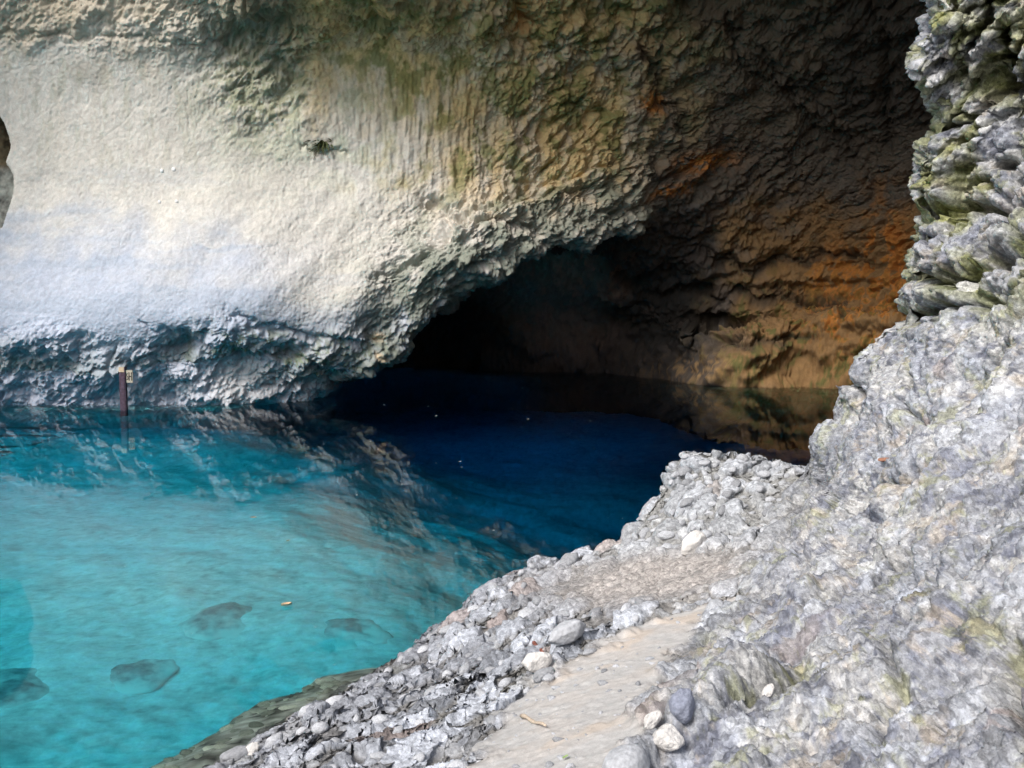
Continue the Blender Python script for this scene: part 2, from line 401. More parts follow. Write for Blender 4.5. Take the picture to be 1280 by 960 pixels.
    C = mixc(C, (.26, .29, .25), np.clip(gauss(px, py, 560, 345, 125, 75, -.6) * 1.2 * sstep(-.5, .3, n_b), 0, 1) * face * .75)
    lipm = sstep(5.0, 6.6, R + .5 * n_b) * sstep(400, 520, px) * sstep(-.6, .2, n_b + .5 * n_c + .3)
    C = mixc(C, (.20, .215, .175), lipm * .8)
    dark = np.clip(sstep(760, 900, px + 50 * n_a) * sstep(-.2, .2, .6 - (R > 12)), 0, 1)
    C = mixc(C, (.118, .092, .072), dark * .92)  # grey brown stone with the shade of the alcove put into its colour
    C = mixc(C, (.045, .038, .034), sstep(960, 1080, px + 60 * n_b) * sstep(260, 120, py) * .7)  # deeper shade towards the upper right, also put into the colour
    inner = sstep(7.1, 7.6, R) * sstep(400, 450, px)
    pale_ = np.clip(gauss(px, py, 705, 365, 75, 62) * 1.5, 0, 1) * sstep(8.1, 8.8, R)  # faint light on the back wall, put into the colour
    C = mixc(C, np.array([.065, .05, .042]) + pale_[..., None] * np.array([.42, .24, .16]), np.clip(inner * sstep(930, 860, px), 0, 1) * .95)  # shade of the cave roof and depth painted as near black stone
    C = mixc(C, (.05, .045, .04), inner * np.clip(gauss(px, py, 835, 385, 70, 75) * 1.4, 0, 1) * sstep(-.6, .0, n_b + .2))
    brown = np.clip(sstep(860, 960, px + 40 * n_b) * sstep(215, 300, py + 40 * n_b), 0, 1)
    C = mixc(C, (.25, .145, .06), brown * .95)
    rust = np.clip((1.2 * gauss(px, py, 1060, 365, 60, 50) + 1.1 * gauss(px, py, 1105, 350, 30, 80) + .9 * gauss(px, py, 1040, 400, 30, 40)) * sstep(-.25, .45, n_b + .8 * n_c) * 1.4
                   + 1.5 * (gauss(px, py, 880, 203, 34, 12, -.1) + gauss(px, py, 815, 128, 16, 13) + .8 * gauss(px, py, 845, 240, 30, 8, -.3) + .6 * gauss(px, py, 655, 28, 14, 20)) * sstep(-.5, .1, n_c), 0, 1)
    C = mixc(C, (.52, .19, .035), rust * .85)
    C = mixc(C, (.085, .10, .03), np.clip(brown * sstep(.05, .4, n_b * .6 + n_c * .7) * sstep(280, 420, py), 0, 1) * .8)
    C = mixc(C, (.05, .04, .03), np.clip(gr, 0, 1) * (px > 740) * .7)
    C = mixc(C, (.36, .22, .09), np.clip(gauss(px, py, 900, 462, 80, 16) * sstep(.0, .4, n_c), 0, 1) * .8)
    # the hollow's back wall: brown above, pale ledge under it
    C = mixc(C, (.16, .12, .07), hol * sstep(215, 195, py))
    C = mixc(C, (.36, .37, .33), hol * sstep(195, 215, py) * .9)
    C = mixc(C, (.62, .58, .50), hol * sstep(277, 284, py))
    C = C * (1 + .7 * hol * n_c + .4 * hol * n_b)[..., None]
    # embedded paler stones
    for (a, b_, r_) in ((477, 424, 8), (475, 446, 6), (226, 497, 5), (612, 232, 5), (612, 262, 4)):
        C = mixc(C, (.58, .47, .33), np.clip(gauss(px, py, a, b_, r_, r_ * .8) * 1.8 - .3, 0, 1) * face)
    C = mixc(C, (.68, .68, .64), np.where(px < 520, sstep(-.15, -.8, Z), sstep(-.6, -3.0, Z) * sstep(720, 600, px)))
    C = np.clip(C, .01, .72)
    Rm = .5 * (R[:-1, :-1] + R[1:, 1:])
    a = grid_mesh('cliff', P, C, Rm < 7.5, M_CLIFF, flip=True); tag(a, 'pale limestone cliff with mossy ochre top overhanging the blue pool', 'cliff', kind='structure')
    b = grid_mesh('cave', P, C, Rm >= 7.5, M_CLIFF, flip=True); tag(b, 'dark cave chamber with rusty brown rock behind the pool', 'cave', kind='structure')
    return P, px, py, R


# ------------------------------------------------------------------ rocky shore in front
SIL = [  # photo outline of the shore rocks, the matching point outside the frame, forward distance
    ((-60, 1110), (150, 1500), 4.1), ((95, 1062), (280, 1500), 4.35), ((195, 1004), (380, 1500), 4.7),
    ((284, 948), (500, 1480), 5.15), ((355, 905), (600, 1460), 5.6), ((414, 872), (690, 1440), 6.0), ((472, 843), (790, 1430), 6.35),
    ((524, 807), (880, 1420), 6.7), ((560, 768), (960, 1410), 6.9), ((610, 733), (1060, 1400), 7.1),
    ((650, 713), (1140, 1400), 7.2), ((705, 703), (1230, 1390), 7.25), ((770, 678), (1330, 1370), 7.3),
    ((797, 645), (1400, 1360), 7.4), ((822, 622), (1450, 1340), 7.5), ((838, 590), (1500, 1320), 7.6), ((856, 569), (1550, 1290), 7.65),
    ((905, 565), (1620, 1250), 7.65), ((960, 573), (1690, 1180), 7.6), ((1000, 581), (1740, 1110), 7.4), ((1017, 576), (1770, 1050), 7.1),
    ((1022, 548), (1790, 980), 6.9), ((1046, 528), (1800, 900), 6.8), ((1043, 482), (1810, 800), 6.7),
    ((1072, 442), (1815, 700), 6.65), ((1102, 396), (1820, 600), 6.6), ((1107, 342), (1820, 500), 6.5),
    ((1120, 290), (1820, 400), 6.4), ((1150, 234), (1820, 290), 6.4), ((1146, 205), (1820, 220), 6.3),
    ((1164, 165), (1820, 140), 6.3), ((1160, 110), (1820, 60), 6.2), ((1154, 72), (1820, 0), 6.1), ((1160, 0), (1820, -110), 6.0),
    ((1152, -120), (1820, -260), 5.9), ((1150, -300), (1820, -500), 5.8)]
DEPTH = [(950, 640, 6.7), (880, 640, 7.0), (700, 880, 3.75), (640, 960, 3.05), (400, 900, 4.85), (330, 960, 4.35), (800, 760, 5.3), (880, 700, 6.0),
         (1000, 690, 5.6), (1100, 600, 5.35), (1060, 560, 6.2), (1100, 800, 3.6), (1280, 960, 2.0), (1280, 700, 3.2), (1280, 500, 4.5), (1280, 300, 5.4),
         (1280, 0, 5.75), (900, 960, 2.6), (830, 930, 2.85), (1200, 200, 6.1), (560, 860, 4.9), (660, 800, 5.3), (720, 740, 6.2),
         (1700, 1300, 1.0), (1700, 500, 3.2), (1700, -100, 5.2), (500, 1450, 1.9), (800, 1350, 1.6), (1200, 1300, 1.3), (1500, 1200, 1.15),
         (1150, 420, 6.1), (1200, 560, 4.75), (150, 1300, 3.0), (1000, 860, 3.35), (1180, 320, 6.0), (1210, 400, 5.5)]


def dist_poly(X, Y, poly):
    d = np.full(X.shape, 1e9)
    for a, b in zip(poly[:-1], poly[1:]):
        ab = b - a; t = np.clip(((X - a[0]) * ab[0] + (Y - a[1]) * ab[1]) / (ab @ ab), 0, 1)
        d = np.minimum(d, np.hypot(X - a[0] - t * ab[0], Y - a[1] - t * ab[1]))
    return d


def tps(pts, vals, q):
    pts = pts / 1000.0; q = q / 1000.0
    def U(r2): return np.where(r2 > 1e-12, r2 * np.log(r2 + 1e-12), 0)
    n = len(pts)
    A = np.zeros((n + 3, n + 3))
    d = ((pts[:, None] - pts[None]) ** 2).sum(-1)
    A[:n, :n] = U(d) + 1e-3 * np.eye(n); A[:n, n] = 1; A[:n, n + 1:] = pts
    A[n, :n] = 1; A[n + 1:, :n] = pts.T
    w = np.linalg.solve(A, np.concatenate([vals, np.zeros(3)]))
    out = w[n] + q @ w[n + 1:]
    for k in range(n):
        out = out + w[k] * U(((q - pts[k]) ** 2).sum(-1))
    return out


def build_shore():
    s_px = np.array([s[0] for s in SIL], float); e_px = np.array([s[1] for s in SIL], float)
    sl = np.concatenate([[0], np.cumsum(np.linalg.norm(np.diff(s_px, axis=0), axis=1))])
    NS, NT, NH = 1250, 680, 110
    sv = np.linspace(0, sl[-1], NS)
    # linear outline (the rock noise rounds it), smoothed end curve
    S = np.stack([np.interp(sv, sl, s_px[:, k]) for k in (0, 1)], -1)
    E = np.stack([np.interp(sv, sl, e_px[:, k]) for k in (0, 1)], -1)
    ker = np.hanning(61); ker /= ker.sum()
    E = np.stack([np.convolve(np.pad(E[:, k], 30, 'edge'), ker, 'valid') for k in (0, 1)], -1)
    tv = np.linspace(0, 1, NT) ** 1.15
    PX = S[None] * (1 - tv[:, None, None]) + E[None] * tv[:, None, None]      # (NT,NS,2)
    cp = np.concatenate([s_px, np.array([d[:2] for d in DEPTH], float)])
    cv = np.log(np.concatenate([[s[2] for s in SIL], [d[2] for d in DEPTH]]))
    D = np.exp(tps(cp, cv, PX.reshape(-1, 2)).reshape(NT, NS))
    # soften the depth right at the outline so that the top edge rolls over
    P = at(PX[..., 0], PX[..., 1], D)
    P0 = P[0]
    # hidden back: away from the viewer and down / right behind the outline
    tang = np.gradient(S, axis=0); tang /= np.linalg.norm(tang, axis=1)[:, None] + 1e-9
    k2 = np.hanning(81); k2 /= k2.sum()
    tang = np.stack([np.convolve(np.pad(tang[:, k], 40, 'edge'), k2, 'valid') for k in (0, 1)], -1)
    nrm = np.stack([tang[:, 1], -tang[:, 0]], -1)          # towards the water in the photo
    nrm /= np.linalg.norm(nrm, axis=1)[:, None]
    away = P0 - np.array([0, 0, CAMZ]); away /= np.linalg.norm(away, axis=1)[:, None]
    inw = np.stack([-nrm[:, 0], 0 * nrm[:, 0], nrm[:, 1]], -1)  # world: screen right = +x, screen down = -z
    hv = np.linspace(1, 0, NH, endpoint=False) ** 1.6 * 2.6
    H = P0[None] + away[None] * hv[:, None, None] + inw[None] * ((hv ** 2) * .55)[:, None, None]
    G = np.concatenate([H, P], 0)
    gx = np.concatenate([np.repeat(S[None], NH, 0), PX], 0); px, py = gx[..., 0], gx[..., 1]
    tt = np.concatenate([np.repeat(-hv[:, None], NS, 1), np.repeat(tv[:, None], NS, 1)], 0)
    # --- where each kind of surface is
    sq = G.copy(); D_ = G[..., 1]
    nz = fbm(G * 1.2, 3, 200); nz2 = fbm(G * 4.0, 3, 204); nz3 = fbm(G * 14.0, 3, 208)
    # sandy track: from bottom centre up to the ledge
    ty = np.array([745, 752, 758, 766, 775, 800, 850, 900, 960, 1200.]); tx = np.array([925, 915, 900, 878, 852, 812, 752, 715, 690, 700.]); tw = np.array([0.1, 8, 14, 20, 28, 45, 74, 86, 98, 150.])
    # x of the track and its half width per photo row
    trx = np.interp(py, ty, tx); trw = np.interp(py, ty, tw)
    sand = sstep(1.25, .65, np.abs(px - trx) / (trw + 1e-3) + .45 * nz2 + .10 * nz3) * (tt > 0) * (py > 690)
    pave = np.clip(gauss(px, py, 815, 722, 115, 26, -.12) * 1.5, 0, 1) * (tt > 0)      # water-worn smooth strata above the sand
    # right hand rock mass starts right of this line
    ly = np.array([-400, 300, 500, 580, 640, 700, 760, 820, 880, 1000, 1300.]); lx = np.array([1000, 1000, 1000, 1005, 985, 950, 930, 850, 830, 800, 800.])
    wall = sstep(-30, 45, px - np.interp(py, ly, lx) + 25 * nz2)
    pebb = np.clip(1 - wall, 0, 1) * (1 - sand) * (1 - .85 * pave)
    edgeS = np.clip(gauss(px, py, 915, 620, 110, 75) + gauss(px, py, 810, 690, 90, 60), 0, 1)   # the pale pebbly knob
    N0 = grid_normals(G)
    if ((np.array([0, 0, CAMZ]) - G[NH + 5:]) * N0[NH + 5:]).sum(-1).mean() < 0: N0 = -N0
    # --- the big crevices of the right hand rock
    groove = np.zeros(px.shape)
    for pts, wd, dp in (
            (((1245, 430), (1205, 515), (1165, 575), (1105, 605), (1060, 655), (1000, 705)), 5, 1.0), (((1090, 738), (1055, 758), (1020, 775)), 4, .8),
            (((1225, 712), (1195, 738), (1165, 755), (1120, 800)), 5, .9), (((1062, 660), (1035, 690), (1010, 714)), 4, .8), (((1000, 845), (976, 860), (940, 880)), 9, 1.2),
            (((1248, 800), (1242, 842), (1262, 885), (1300, 925)), 9, 1.6), (((1262, 925), (1240, 955), (1220, 990)), 6, 1.0), (((1130, 830), (1118, 870), (1090, 905)), 5, .8),
            (((1235, 0), (1222, 40), (1204, 78)), 6, 1.4), (((1256, 40), (1240, 92), (1214, 130)), 7, 1.5), (((1160, 80), (1185, 78), (1205, 70)), 4, .9),
            (((1158, 175), (1200, 150), (1222, 120)), 4, .8), (((1150, 262), (1200, 252), (1245, 262), (1290, 240)), 6, 1.3), (((1110, 352), (1160, 345), (1205, 338), (1245, 318), (1290, 300)), 8, 1.6),
            (((1120, 300), (1165, 296), (1190, 260)), 4, .8), (((1105, 395), (1150, 390), (1200, 375), (1240, 365)), 6, 1.2), (((1225, 200), (1262, 190), (1300, 170)), 6, 1.3), (((1270, 95), (1255, 150), (1262, 200)), 7, 1.3),
            (((1230, 320), (1246, 322)), 13, 2.2), (((1050, 475), (1085, 500), (1070, 530)), 6, .8), (((1140, 470), (1125, 500), (1150, 520)), 4, .6), (((1170, 640), (1140, 690), (1100, 715)), 4, .7), (((860, 905), (900, 900), (930, 880)), 5, .7)):
        poly = np.array(pts, float)
        dg = dist_poly(px + 9 * nz2 + 4 * nz3, py + 9 * fbm(G * 4.0 + 7, 2, 209), poly)
        groove = np.maximum(groove, dp * np.exp(-(dg / (np.where(py < 400, .8, 1.2) * wd)) ** 1.3))
    # --- large shapes
    q = sq
    e1 = np.array([.62, .30, .72]); e1 /= np.linalg.norm(e1); e2 = np.cross(e1, [0, 1, 0.]); e2 /= np.linalg.norm(e2); e3 = np.cross(e1, e2)
    qw = q + .10 * np.stack([perlin(q * 1.7, 205 + k) for k in range(3)], -1)
    dipn = np.stack([qw @ e1 * .55, qw @ e2 * 1.25, qw @ e3], -1)       # bedding runs up to the right
    d1 = np.array([.64, .75, .12]); d1 /= np.linalg.norm(d1); d2 = np.array([-.75, .64, 0]); d2 /= np.linalg.norm(d2); d3 = np.cross(d1, d2)
    cobq = np.stack([qw @ d1 * .62, qw @ d2, qw @ d3 * 1.3], -1)         # and along the waterside
    big = fbm(q * np.array([.9, .9, 1.1]), 3, 210)
    G = G + N0 * ((.10 * wall + .035 * pebb + .01) * big)[..., None]
    def billow(p_, n_, sd_, g_=.5):
        a_ = 1.0; t_ = 0
        for k_ in range(n_):
            t_ = t_ + a_ * np.abs(perlin(p_, sd_ + k_)); a_ *= g_; p_ = p_ * 2.1
        return t_
    rid = 1.5 * (billow(dipn * 1.5, 3, 214, .42) - .36)
    rid2 = ridged(cobq * 3.0, 4, 290, .55) - .5
    upper = sstep(430, 330, py) * wall
    w1, w2, wi = worley(dipn * 3.3 + .30 * np.stack([perlin(q * 3, 220 + k) for k in range(3)], -1), 11)
    slab = sstep(0, .16, w2 - w1)
    slm = np.clip(.03 + .72 * upper + .10 * sstep(.1, .45, nz), 0, 1)
    G = G + N0 * (wall * ((.09 * upper + .05) * (terrace(fbm(dipn * 2.3, 3, 310, .5), 5) - .05) + .12 * (1 - .85 * upper) * rid - .055 * upper - .115 * groove * np.clip(D_ / 4, .5, 1.5) + slm * (.09 * (slab - .6) + .06 * (wi[..., 0] - .5))) + pebb * (1 - .5 * edgeS) * .045 * rid2)[..., None]
    N1 = grid_normals(G); N1 *= np.sign((N1 * N0).sum(-1, keepdims=True))
    # --- cobbles cemented in the conglomerate
    wq = q + .012 * np.stack([perlin(q * 16, 230 + k) for k in range(3)], -1)
    wq = cobq + .02 * np.stack([perlin(q * 12, 230 + k) for k in range(3)], -1)
    sc1 = (7.0 + 3.0 * edgeS)[..., None]
    sc1 = 5.2
    a1, a2, ai = worley(wq * sc1, 13)
    b1, b2, bi = worley(wq * sc1 * 2.3 + 3.7, 17)
    dome1 = np.sqrt(np.clip(1 - (a1 / .62) ** 2, 0, 1)) * sstep(.02, .16, a2 - a1)
    dome2 = np.sqrt(np.clip(1 - (b1 / .60) ** 2, 0, 1)) * sstep(.02, .16, b2 - b1)
    has1 = (ai[..., 2] > .14) * 1.0; has2 = (bi[..., 2] > .55) * 1.0
    cob = np.maximum(dome1 * has1 * (.6 + .6 * ai[..., 1]), .42 * dome2 * has2)
    lowm = sstep(900, 500, px)
    kn = np.clip(pebb * (.75 + .5 * edgeS) + .30 * wall * (1 - .5 * upper), 0, 1.2)
    # --- pitted lumpy limestone on the right
    c1, c2, ci = worley(dipn * 9.0 + .25 * np.stack([perlin(q * 7, 240 + k) for k in range(3)], -1), 19)
    lump = 1 - c1
    crk = sstep(.06, 0, w2 - w1)
    fine = fbm(q * 26, 4, 250, .6); fin2 = fbm(q * 90, 2, 256, .6)
    bil = billow(dipn * 10, 4, 295, .5) - .4
    pit = sstep(.25, .6, perlin(q * 22, 260)) * sstep(-.2, .3, nz2)
    disp = kn * (.080 * cob - .045) - .03 * lowm * pebb + wall * (.016 * (lump - .5) * (1 - .4 * upper) - .03 * crk * slm + .030 * (sstep(0, .22, c2 - c1) - .6) * upper + .028 * (ci[..., 3] - .5) * upper * sstep(0, .1, c2 - c1)) \
        + .024 * wall * (1 - .65 * upper) * bil + .045 * wall * upper * terrace(fbm(dipn * 8 + 5, 3, 316, .55), 4) + ((.0105 + .006 * upper) * wall + .006 * pebb + .0012) * fine + (.0045 * (wall + .7 * pebb) + .0010) * fin2 - .018 * wall * pit
    disp = disp + sand * (.004 * nz2 + .004 * sstep(.2, .5, nz3)) + pave * (.05 * np.abs(perlin(cobq * np.array([1.6, 6, 26.]), 299)) + .03 * np.abs(perlin(cobq * np.array([4, 14, 40.]), 298)) - .015)
    disp *= np.clip(1.0, 0, 1)
    Nd = N1 * (1 - .65 * wall)[..., None] + N0 * (.65 * wall)[..., None]; Nd /= np.linalg.norm(Nd, axis=-1, keepdims=True)
    G = G + Nd * disp[..., None]
    # --- colours
    C = np.zeros(G.shape, F32) + np.array([.165, .16, .15], F32)
    C *= (1 + .25 * nz2 + .2 * nz3)[..., None]
    cc = np.clip(.24 + .36 * ai[..., 0] ** 1.2, 0, .6)[..., None] * np.array([.93, .985, 1.10]) * (1 + .12 * nz3)[..., None]
    cc = np.where((ai[..., 3] > .93)[..., None], cc * np.array([1.15, .92, .78]), cc)
    C = mixc(C, (0, 0, 0), np.clip(dome1 * has1 * 4, 0, 1) * pebb) + cc.astype(F32) * (np.clip(dome1 * has1 * 4, 0, 1) * pebb)[..., None]
    cb = np.clip(.20 + .38 * bi[..., 0] ** 1.4, 0, .6)[..., None] * np.array([.97, 1.0, 1.05])
    m2 = np.clip(dome2 * has2 * 4, 0, 1) * pebb * (1 - np.clip(dome1 * has1 * 4, 0, 1))
    C = C * (1 - m2)[..., None] + cb.astype(F32) * m2[..., None]
    C = mixc(C, (.46, .47, .475), pebb * edgeS * .40)
    C = mixc(C, (.44, .405, .385), pave * .85)
    C = mixc(C, (.22, .215, .21), pave * sstep(.25, .0, np.abs(perlin(cobq * np.array([1.6, 6, 26.]), 299)) * 1.6) * .6)
    lowl = pebb * sstep(.9, .25, G[..., 2] + .25 * nz)
    C = mixc(C, (.20, .205, .23), lowl * .5)
    # right rock: blue grey with cream crusts
    W = np.zeros(G.shape, F32) + np.array([.315, .325, .355], F32)
    qm = .6 * q + .4 * dipn
    pa = fbm(qm * 4.2, 5, 266, .62); pb_ = fbm(qm * 10 + 3, 5, 270, .7); sp_ = fbm(q * 55, 3, 268, .65)
    g1, g2, gi = worley(q * 58 + .4 * np.stack([perlin(q * 60, 276 + k) for k in range(3)], -1), 23)
    W = mixc(W, (.48, .475, .465), sstep(-.15, .7, pa + .45 * sp_) * .8)
    W = mixc(W, (.20, .213, .265), sstep(-.05, .6, pb_ + .35 * sp_ - .35 * pa) * .9)
    W = mixc(W, (.11, .118, .15), sstep(.25, .7, fbm(q * 17, 4, 272, .65) + .5 * pb_) * .8)
    W = mixc(W, (.13, .125, .105), np.clip(groove, 0, 1) * .55)
    W = mixc(W, (.45, .38, .29), sstep(.25, .85, fbm(q * 6, 6, 275, .72)) * .5)
    W = W * (1 + .12 * (gi[..., 0] - .5) * sstep(.6, .3, g1))[..., None]
    W = mixc(W, (.60, .60, .59), (gi[..., 1] > .93) * sstep(.5, .35, g1) * .5)
    mw = np.clip(np.maximum(dome2 * has2, dome1 * has1) * 4, 0, 1) * sstep(-.35, .15, nz2) * (1 - .5 * upper)
    W = W * (1 - .55 * mw)[..., None] + (.55 * mw)[..., None] * np.where((dome1 * has1 > dome2 * has2)[..., None], cc, cb) * (1 + .25 * sp_)[..., None]
    mossm = upper * sstep(.30, .04, (w2 - w1) + .12 * nz3) * sstep(-.4, .3, nz + .4 * nz2 + .2)
    W = mixc(W, (.27, .275, .09), np.clip(sstep(.35, .9, fbm(q * 5.5, 6, 280, .75) + .45 * np.clip(groove, 0, 1)) * .4 + .6 * mossm, 0, .85))
    W = mixc(W, (.11, .125, .035), np.clip(mossm * sstep(-.1, .4, fbm(q * 8, 4, 285, .6) + .4 * np.clip(groove, 0, 1)), 0, 1) * sstep(1110, 1190, px + 40 * nz2) * .75)
    W = mixc(W, (.60, .60, .60), (ci[..., 1] > .86) * sstep(.5, .3, c1) * .7)
    C = C * (1 - wall)[..., None] + W * wall[..., None]
    sandc = np.zeros(G.shape, F32) + np.array([.50, .475, .455], F32)
    sandc = mixc(sandc, (.55, .46, .38), sstep(.05, .5, nz2 + .4 * nz) * .6)
    sandc = mixc(sandc, (.47, .47, .47), sstep(.0, .4, -nz2) * .6)
    C = C * (1 - sand)[..., None] + sandc * sand[..., None]
    wet = sstep(.10, .0, G[..., 2] + .05 * nz2)
    C = mixc(C, (.13, .135, .12), wet * .85)
    C = np.clip(C, .015, .68)
    cell = lambda A: .25 * (A[:-1, :-1] + A[1:, :-1] + A[:-1, 1:] + A[1:, 1:])
    sm = cell(sand) > .55; wm = (cell(wall) > .5) & ~sm
    o = grid_mesh('path', G, C, sm, M_PATH); tag(o, 'smooth pale sandy track between the shore rocks', 'path', kind='structure')
    o = grid_mesh('rock_face', G, C, wm, M_FORE); tag(o, 'rough blue grey rock face rising at the right with moss in its cracks', 'rock face', kind='structure')
    o = grid_mesh('rocky_shore', G, C, ~(sm | wm), M_FORE); tag(o, 'shore ledge of cemented pale cobbles along the blue water', 'shore', kind='structure')
    return G, px, py, tt, pebb, wall, sand, N1


# ------------------------------------------------------------------ pool
SHORE_XY = np.array([at_z(*p, 0.0)[:2] for p in ((-60, 1110), (60, 1050), (150, 1000), (245, 943), (320, 898), (385, 866), (450, 840), (470, 835))] + [(-.5, 6.2), (.4, 6.6), (2.0, 7.0), (5, 8)])


def bed_depth(X, Y):
    P3 = np.stack([X, Y, 0 * X], -1)
    n1 = fbm(P3 * .45, 3, 300)
    d = dist_poly(X, Y, SHORE_XY) + .10 * fbm(P3 * 2.2, 2, 305)
    # signed distance to the line along which the bed falls away to the right
    a = np.array([1.1, 7.4]); b = np.array([-4.6, 21.0]); ab = b - a; ab = ab / np.linalg.norm(ab)
    sd = (X - a[0]) * ab[1] - (Y - a[1]) * ab[0]
    deep = 1.85 + 4.2 * sstep(-2.0, 5.0, sd + .25 * n1) + .15 * n1 + 1.5 * sstep(11, 19, Y) + 3.0 * sstep(19, 27, Y)
    shelf = .16 + .50 * d
    wgt = sstep(.36, .68, d)
    return shelf * (1 - wgt) + deep * wgt, d, sd


def build_bed():
    xs = np.concatenate([np.linspace(-24, -9, 80, endpoint=False), np.linspace(-15, 3, 420, endpoint=False), np.linspace(3, 14, 60)]); ys = np.concatenate([np.linspace(1.0, 16, 520, endpoint=False), np.linspace(16, 36, 160)])
    X, Y = np.meshgrid(xs, ys)
    dep, d, sd = bed_depth(X, Y)
    P = np.stack([X, Y, -dep], -1)
    w1, w2, wi = worley(P * np.array([1.6, 1.6, .01]), 31)
    P[..., 2] += np.clip(.35 - w1 * .6, 0, 1) * .25 * (wi[..., 0] > .6) * sstep(.8, 1.6, d) + .03 * fbm(P * 3, 3, 311)
    n = fbm(P * 1.1, 4, 320); n2 = fbm(P * 5, 3, 324)
    C = np.zeros(P.shape, F32) + np.array([.86, .86, .82], F32)
    n3 = fbm(P * 10, 3, 328, .8)
    C *= (1 + .10 * n + .14 * n2 + .26 * n3 + .35 * (wi[..., 1] - .5) * sstep(.6, .3, w1))[..., None]
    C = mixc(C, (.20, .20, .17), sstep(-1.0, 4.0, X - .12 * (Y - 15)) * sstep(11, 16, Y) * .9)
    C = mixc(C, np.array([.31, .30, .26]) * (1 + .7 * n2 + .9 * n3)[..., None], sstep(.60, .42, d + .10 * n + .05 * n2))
    return grid_mesh('pool_bed', P, np.clip(C, .03, .9), None, M_BED)


def build_water():
    m, N, L = new_mat('clear_blue_water')
    out = N.new('ShaderNodeOutputMaterial'); g = N.new('ShaderNodeBsdfRefraction'); g.inputs['IOR'].default_value = 1.333; g.inputs['Roughness'].default_value = 0.0
    g.inputs['Color'].default_value = (1, 1, 1, 1)
    geo = N.new('ShaderNodeNewGeometry')
    mp = N.new('ShaderNodeMapping'); mp.inputs['Rotation'].default_value = (0, 0, math.radians(25)); mp.inputs['Scale'].default_value = (1.0, 1.5, 1.0)
    L.new(geo.outputs['Position'], mp.inputs['Vector'])
    n1 = N.new('ShaderNodeTexNoise'); n1.inputs['Scale'].default_value = 3.0; n1.inputs['Detail'].default_value = 3
    n2 = N.new('ShaderNodeTexNoise'); n2.inputs['Scale'].default_value = 22.0; n2.inputs['Detail'].default_value = 2
    L.new(mp.outputs[0], n1.inputs['Vector']); L.new(mp.outputs[0], n2.inputs['Vector'])
    ad = N.new('ShaderNodeMath'); ad.operation = 'MULTIPLY_ADD'; ad.inputs[1].default_value = .10
    L.new(n2.outputs['Fac'], ad.inputs[0]); L.new(n1.outputs['Fac'], ad.inputs[2])
    bp = N.new('ShaderNodeBump'); bp.inputs['Strength'].default_value = 1.0; bp.inputs['Distance'].default_value = WATER_BUMP
    L.new(ad.outputs[0], bp.inputs['Height']); L.new(bp.outputs[0], g.inputs['Normal'])
    gl = N.new('ShaderNodeBsdfGlossy'); gl.inputs['Roughness'].default_value = 0.0
    fr = N.new('ShaderNodeFresnel'); fr.inputs['IOR'].default_value = 1.333
    sc_ = N.new('ShaderNodeMath'); sc_.operation = 'MULTIPLY'; sc_.inputs[1].default_value = .78
    mx_ = N.new('ShaderNodeMixShader')
    L.new(bp.outputs[0], gl.inputs['Normal']); L.new(bp.outputs[0], fr.inputs['Normal']); L.new(fr.outputs[0], sc_.inputs[0])
    L.new(sc_.outputs[0], mx_.inputs[0]); L.new(g.outputs[0], mx_.inputs[1]); L.new(gl.outputs[0], mx_.inputs[2])
    L.new(mx_.outputs[0], out.inputs['Surface'])
    va = N.new('ShaderNodeVolumeAbsorption')
    a = np.array(ABSORB); mx = a.max() * 1.25
    va.inputs['Color'].default_value = (*(1 - a / mx), 1); va.inputs['Density'].default_value = float(mx)
    L.new(va.outputs[0], out.inputs['Volume'])
    m.cycles.homogeneous_volume = True
    bm = bmesh.new()
    bmesh.ops.create_cube(bm, size=1.0)
    bmesh.ops.scale(bm, vec=(44, 40, 20), verts=bm.verts)
    bmesh.ops.translate(bm, vec=(-6, 18, -10), verts=bm.verts)
    me = bpy.data.meshes.new('water'); bm.to_mesh(me); bm.free()
    o = bpy.data.objects.new('water', me); COL.objects.link(o); me.materials.append(m)
    return o


ABSORB = (.62, .108, .058)
WATER_BUMP = .0003


# ------------------------------------------------------------------ gorge around the pool (closes the low sky, as the real valley does)
def build_gorge():
    az = np.radians(np.linspace(95, 445, 160))      # clockwise from +Y through behind the viewer
    az = np.radians(np.linspace(60, 318, 160))
    hv = np.linspace(0, 1, 60)
    A, Hh = np.meshgrid(az, hv)
    r = 24 + 14 * Hh + 3 * np.sin(A * 3)
    top = 15 + 5 * np.sin(A * 2.3 + 1)
    P = np.stack([r * np.sin(A), 6 + r * np.cos(A), -3 + Hh * top], -1)
    n = fbm(P * .12, 4, 400)
    P += np.stack([np.sin(A), np.cos(A), 0 * A], -1) * (n * 3)[..., None]
    C = np.zeros(P.shape, F32) + np.array([.16, .17, .13], F32)
    C = mixc(C, (.05, .075, .03), sstep(-.2, .3, fbm(P * .3, 4, 410)))
    g = grid_mesh('gorge_slope', P, C, None, M_SLOPE); tag(g, 'rocky valley slope with scrub closing the gorge behind the pool', 'slope', kind='structure')
    xs = np.linspace(-30, 30, 60); ys = np.linspace(-40, 1.6, 60)
    X, Y = np.meshgrid(xs, ys)
    P = np.stack([X, Y, .45 + .5 * sstep(-6, 0, X) - .2 * fbm(np.stack([X, Y, 0 * X], -1) * .3, 3, 420) - 0.8 * sstep(0.4, 1.6, Y)], -1)
    C = np.zeros(P.shape, F32) + np.array([.32, .31, .29], F32)
    tag(grid_mesh('ground', P, C, None, M_SLOPE), 'stony ground behind the viewer', 'ground', kind='structure')


